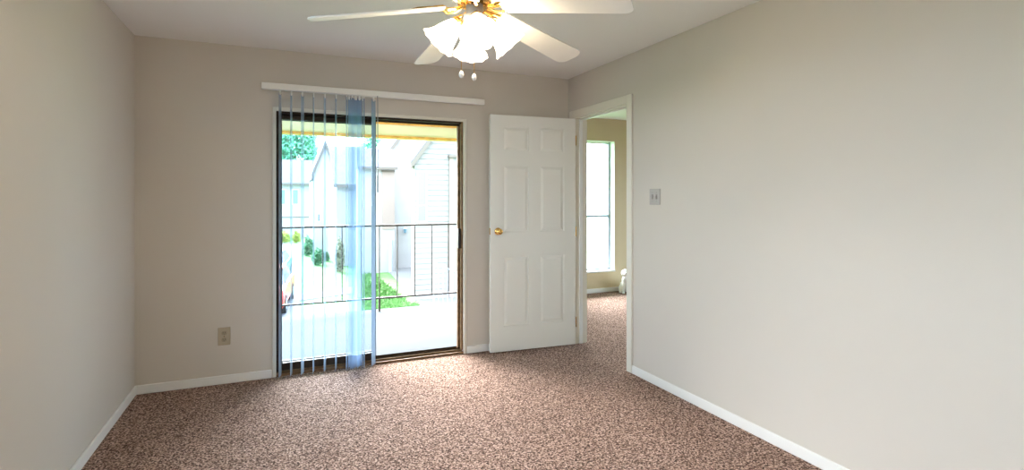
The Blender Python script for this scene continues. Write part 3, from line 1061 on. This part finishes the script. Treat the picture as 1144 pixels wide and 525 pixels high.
# stair rail in front of the near building
ys = 18.0
s0, s1 = px(484, 293, ys), px(512, 303, ys)
st = thing('stair_rail', 'grey-blue metal stair rail in front of the near gabled building', 'railing', (s0.x, ys, s0.z))
gb = GZ - s0.z
bm = bmesh.new()
tube(bm, [(0, 0, 0), (s1.x - s0.x + 0.4, 0, (s1.z - s0.z) * 1.7)], 0.022, 8)
obj('handrail', bm, 'greyblue', st)
for k in range(8):
    xx = 0.01 + k * 0.17
    zz = (s1.z - s0.z) * 1.7 * xx / (s1.x - s0.x + 0.4)
    bm = bmesh.new()
    tube(bm, [(xx, 0, gb if k in (0, 7) else gb + 0.2), (xx, 0, zz)], 0.024 if k in (0, 7) else 0.010, 6)
    obj('post' if k in (0, 7) else 'baluster', bm, 'greyblue', st)

# long-roofed building in the middle distance
y2 = 33.0
e0, e1 = px(376, 208, y2), px(414, 208, y2)
h2 = thing('townhouse', 'white townhouse with broad grey shingle roof beyond the hedge', 'building', (e0.x, y2, GZ))
EH, W2 = e0.z - GZ, e1.x - e0.x
TH = px(376, 165, y2).z - GZ - EH
obj('wall', B(0, W2 - 0.05, 0, 6, 0, EH), 'stucco', h2)
bm = bmesh.new()
prism(bm, [(-0.4, EH - 0.05), (3.0, EH + TH * 1.1), (3.0, EH + TH * 1.1 + 0.15), (-0.4, EH + 0.12)], 'x', -0.2, W2 + 0.05)
rf = obj('roof', bm, 'shingle', h2)
obj('gutter', B(-0.2, W2 + 0.05, -0.5, -0.4, EH - 0.08, EH + 0.1), 'fascia', rf)
window_unit(h2, px(405, 0, y2).x - e0.x, px(410, 0, y2).x - e0.x, 0, px(407, 268, y2).z - GZ, px(407, 257, y2).z - GZ, m='carglass')
# gable next to it
y2b = 41.0
c2 = px(350, 200, y2b)
h2b = gable_house('gabled_house', 'narrow tall white gable building behind the deep green lawn shrubs', c2.x, px(377, 200, y2b).x, y2b, 6.0, px(350, 196, y2b).z, 2.6, 'stucco', over=0.12)
window_unit(h2b, px(355, 0, y2b).x - c2.x, px(357.5, 0, y2b).x - c2.x, 0, px(356, 247, y2b).z - GZ, px(356, 239, y2b).z - GZ, m='carglass')
# building at the left
y1 = 58.0
f0, f1 = px(300, 206, y1), px(347, 206, y1)
h1 = thing('townhouse', 'low white townhouse with lavender grey roof below the tree', 'building', (f0.x - 6, y1, GZ))
EH, W1 = f1.z - GZ, f1.x - f0.x + 6
TH = px(330, 178, y1).z - GZ - EH
obj('wall', B(0, W1, 0, 6, 0, EH), 'stucco', h1)
bm = bmesh.new()
prism(bm, [(-0.4, EH - 0.05), (3.0, EH + TH), (3.0, EH + TH + 0.15), (-0.4, EH + 0.12)], 'x', -0.2, W1 + 0.5)
rf = obj('roof', bm, 'shingle', h1)
obj('gutter', B(-0.2, W1 + 0.5, -0.5, -0.4, EH - 0.08, EH + 0.1), 'fascia', rf)
ox = h1.location.x
window_unit(h1, px(312, 0, y1).x - ox, px(318.5, 0, y1).x - ox, 0, px(315, 228, y1).z - GZ, px(315, 212, y1).z - GZ)
window_unit(h1, px(327, 0, y1).x - ox, px(333, 0, y1).x - ox, 0, px(315, 228, y1).z - GZ, px(315, 212, y1).z - GZ)
obj('band_course', B(0, W1, -0.05, 0, px(320, 242, y1).z - GZ - 0.1, px(320, 242, y1).z - GZ), 'fascia', h1)


# ------------------------------------------------------------------ plants and trees
def leaves(bm, c, r, n, size, rng):
    for _ in range(n):
        d = Vector((rng.gauss(0, 1), rng.gauss(0, 1), rng.gauss(0, 1))).normalized()
        rad = rng.uniform(0.6, 1.0) * (1 + 0.18 * math.sin(5 * d.x + 3 * d.z) + 0.12 * math.sin(7 * d.y))
        p = Vector((c[0] + d.x * r[0] * rad, c[1] + d.y * r[1] * rad, c[2] + d.z * r[2] * rad))
        u_ = Vector((rng.gauss(0, 1), rng.gauss(0, 1), rng.gauss(0, 1))).normalized()
        w_ = u_.orthogonal().normalized()
        s = size * rng.uniform(0.6, 1.3)
        q = [p - u_ * s, p + w_ * s * 0.5, p + u_ * s, p - w_ * s * 0.5]
        bm.faces.new([bm.verts.new(v) for v in q])


def plant(name, label, cat, base, blobs, n, size, m, trunk, group=None, seed=1):
    rng = random.Random(seed)
    t = thing(name, label, cat, base, group=group)
    bm = bmesh.new()
    for c, r in blobs:
        leaves(bm, c, r, n, size, rng)
    me = bpy.data.meshes.new('foliage')
    bm.to_mesh(me)
    bm.free()
    link_mesh('foliage', me, m, t)
    bm = bmesh.new()
    tube(bm, [(0, 0, -0.05), (0.02, 0, trunk[1] * 0.5), (0, 0.02, trunk[1])], [trunk[0], trunk[0] * 0.8, trunk[0] * 0.5], 8)
    obj('trunk', bm, 'bark', t)
    return t


def at(u, v, Y):
    p = px(u, v, Y)
    return p


ty = 68.0
tb = px(330, 190, ty)
tt = px(330, 150, ty).z - GZ
plant('leafy_tree', 'tall fresh green tree rising behind the lavender grey roof', 'tree', (tb.x, ty, GZ),
      [((0, 0, tt - 3.0), (3.2, 2.6, 3.4)), ((-2.4, 0.5, tt - 3.4), (2.4, 2.2, 3.0)), ((1.9, 0.3, tt - 4.2), (1.3, 1.8, 2.2)), ((0.3, 0, tt - 0.6), (2.3, 2.0, 2.2))],
      1600, 0.30, 'leaf_mint', (0.25, tt - 2.5), seed=3)
ty = 52.0
tb = px(420, 190, ty)
plant('leafy_tree', 'pale green tree showing between the white gables', 'tree', (tb.x, ty, GZ),
      [((0, 0, px(420, 168, ty).z - GZ), (1.5, 1.5, 1.6))], 1200, 0.2, 'leaf_mint', (0.2, px(420, 172, ty).z - GZ), seed=4)


def bush(u, vtop, vbot, width_px, m, label, seed, group=None, name='round_shrub'):
    b = g(u, vbot)
    hgt = px(u, vtop, b.y).z - GZ
    w = width_px / 2 * b.y / F_PX
    plant(name, label, 'shrub', (b.x, b.y, GZ), [((0, 0, hgt * 0.5), (w, w, hgt * 0.52))], 900, 0.09, m, (0.05, hgt * 0.5), group, seed)


bush(318, 259, 271, 12, 'leaf_lime', 'lime yellow shrub by the drive, larger of the pair', 11, 'lime shrubs by the drive')
bush(331.5, 259, 271, 8, 'leaf_lime', 'lime yellow shrub by the drive, smaller of the pair', 12, 'lime shrubs by the drive')
bush(345, 265, 286, 11, 'leaf_green', 'deep green round shrub farther along the lawn, beside a rounder one', 13, 'green shrubs on the lawn')
bush(356.5, 278, 296, 13, 'leaf_green', 'widest deep green round shrub on the lawn before the tall gable', 14, 'green shrubs on the lawn')
bush(365, 282, 292, 5, 'leaf_green', 'small deep green shrub beside the round lawn shrubs', 15)
bush(380, 267, 304, 9, 'leaf_dry', 'slim dry olive shrub at the townhouse corner', 16, name='slim_shrub')

# leafy ground cover on the near lawn strip
rng = random.Random(5)
bm = bmesh.new()
for _ in range(9000):
    u = rng.uniform(404, 474)
    v = rng.uniform(280, 352)
    if v < 283 + (u - 412) * 1.02 + rng.uniform(0, 6):
        continue
    p = g(u, v)
    if v < 306 or (p.y > 20.2 and p.x > 4.5):
        continue
    s = rng.uniform(0.05, 0.11)
    dr = Vector((rng.gauss(0, 1), rng.gauss(0, 1), 1.2)).normalized()
    w_ = dr.orthogonal().normalized() * s * 0.4
    bm.faces.new([bm.verts.new(q) for q in (p - w_, p + w_, p + dr * s * 2)])
gc = obj('ground_cover', bm, 'grass')
tag(gc, 'tufted bright green grass beside the concrete walk', 'grass', kind='stuff')


# ------------------------------------------------------------------ parked cars
def car(label, loc, rz, paint):
    t = thing('parked_car', label, 'car', loc, rz)
    L_, Wd = 4.3, 1.72
    bm = bmesh.new()
    prism(bm, [(-2.15, 0.35), (-2.1, 0.75), (-1.9, 0.88), (-0.95, 0.95), (1.55, 0.98), (2.1, 0.92), (2.15, 0.45), (2.05, 0.28), (-2.05, 0.28)], 'y', -Wd / 2, Wd / 2)
    bmesh.ops.bevel(bm, geom=bm.edges[:], offset=0.05, segments=2, affect='EDGES')
    obj('body', bm, paint, t)
    bm = bmesh.new()
    lo = [(-1.05, 0.94), (1.75, 0.94)]
    hi = [(-0.35, 1.42), (1.15, 1.42)]
    vb = [bm.verts.new((x, y, z)) for x, z in lo for y in (-0.80, 0.80)]
    vt = [bm.verts.new((x, y, z)) for x, z in hi for y in (-0.62, 0.62)]
    bm.faces.new((vt[0], vt[1], vt[3], vt[2]))
    bm.faces.new((vb[0], vb[1], vt[1], vt[0]))
    bm.faces.new((vb[2], vt[2], vt[3], vb[3]))
    bm.faces.new((vb[0], vt[0], vt[2], vb[2]))
    bm.faces.new((vb[1], vb[3], vt[3], vt[1]))
    bm.faces.new((vb[0], vb[2], vb[3], vb[1]))
    obj('cabin_glass', bm, 'carglass', t)
    obj('car_roof', B(-0.36, 1.16, -0.64, 0.64, 1.40, 1.45, 0.02, 2), paint, t)
    for x in (-1.35, 1.30):
        for s_ in (-1, 1):
            bm = bmesh.new()
            tube(bm, [(x, s_ * 0.68, 0.315), (x, s_ * 0.88, 0.315)], 0.315, 20)
            wh = obj('wheel', bm, 'tyre', t)
            bm = bmesh.new()
            tube(bm, [(x, s_ * 0.86, 0.315), (x, s_ * 0.89, 0.315)], 0.19, 14)
            obj('hub_cap', bm, 'greyblue', wh)
    for s_ in (-1, 1):
        obj('headlight', B(-2.16, -2.06, s_ * 0.62 - 0.16, s_ * 0.62 + 0.16, 0.60, 0.74), 'trim', t)
        obj('tail_light', B(2.06, 2.16, s_ * 0.66 - 0.12, s_ * 0.66 + 0.12, 0.66, 0.86), 'carred', t)
    return t


ca = g(296, 343)
car('red car parked on the pale drive', (ca.x, ca.y, GZ + 0.02), math.radians(84), 'carred')
cb = g(301, 314)
car('light blue car parked behind the red one', (cb.x, cb.y, GZ + 0.02), math.radians(84), 'carblue')
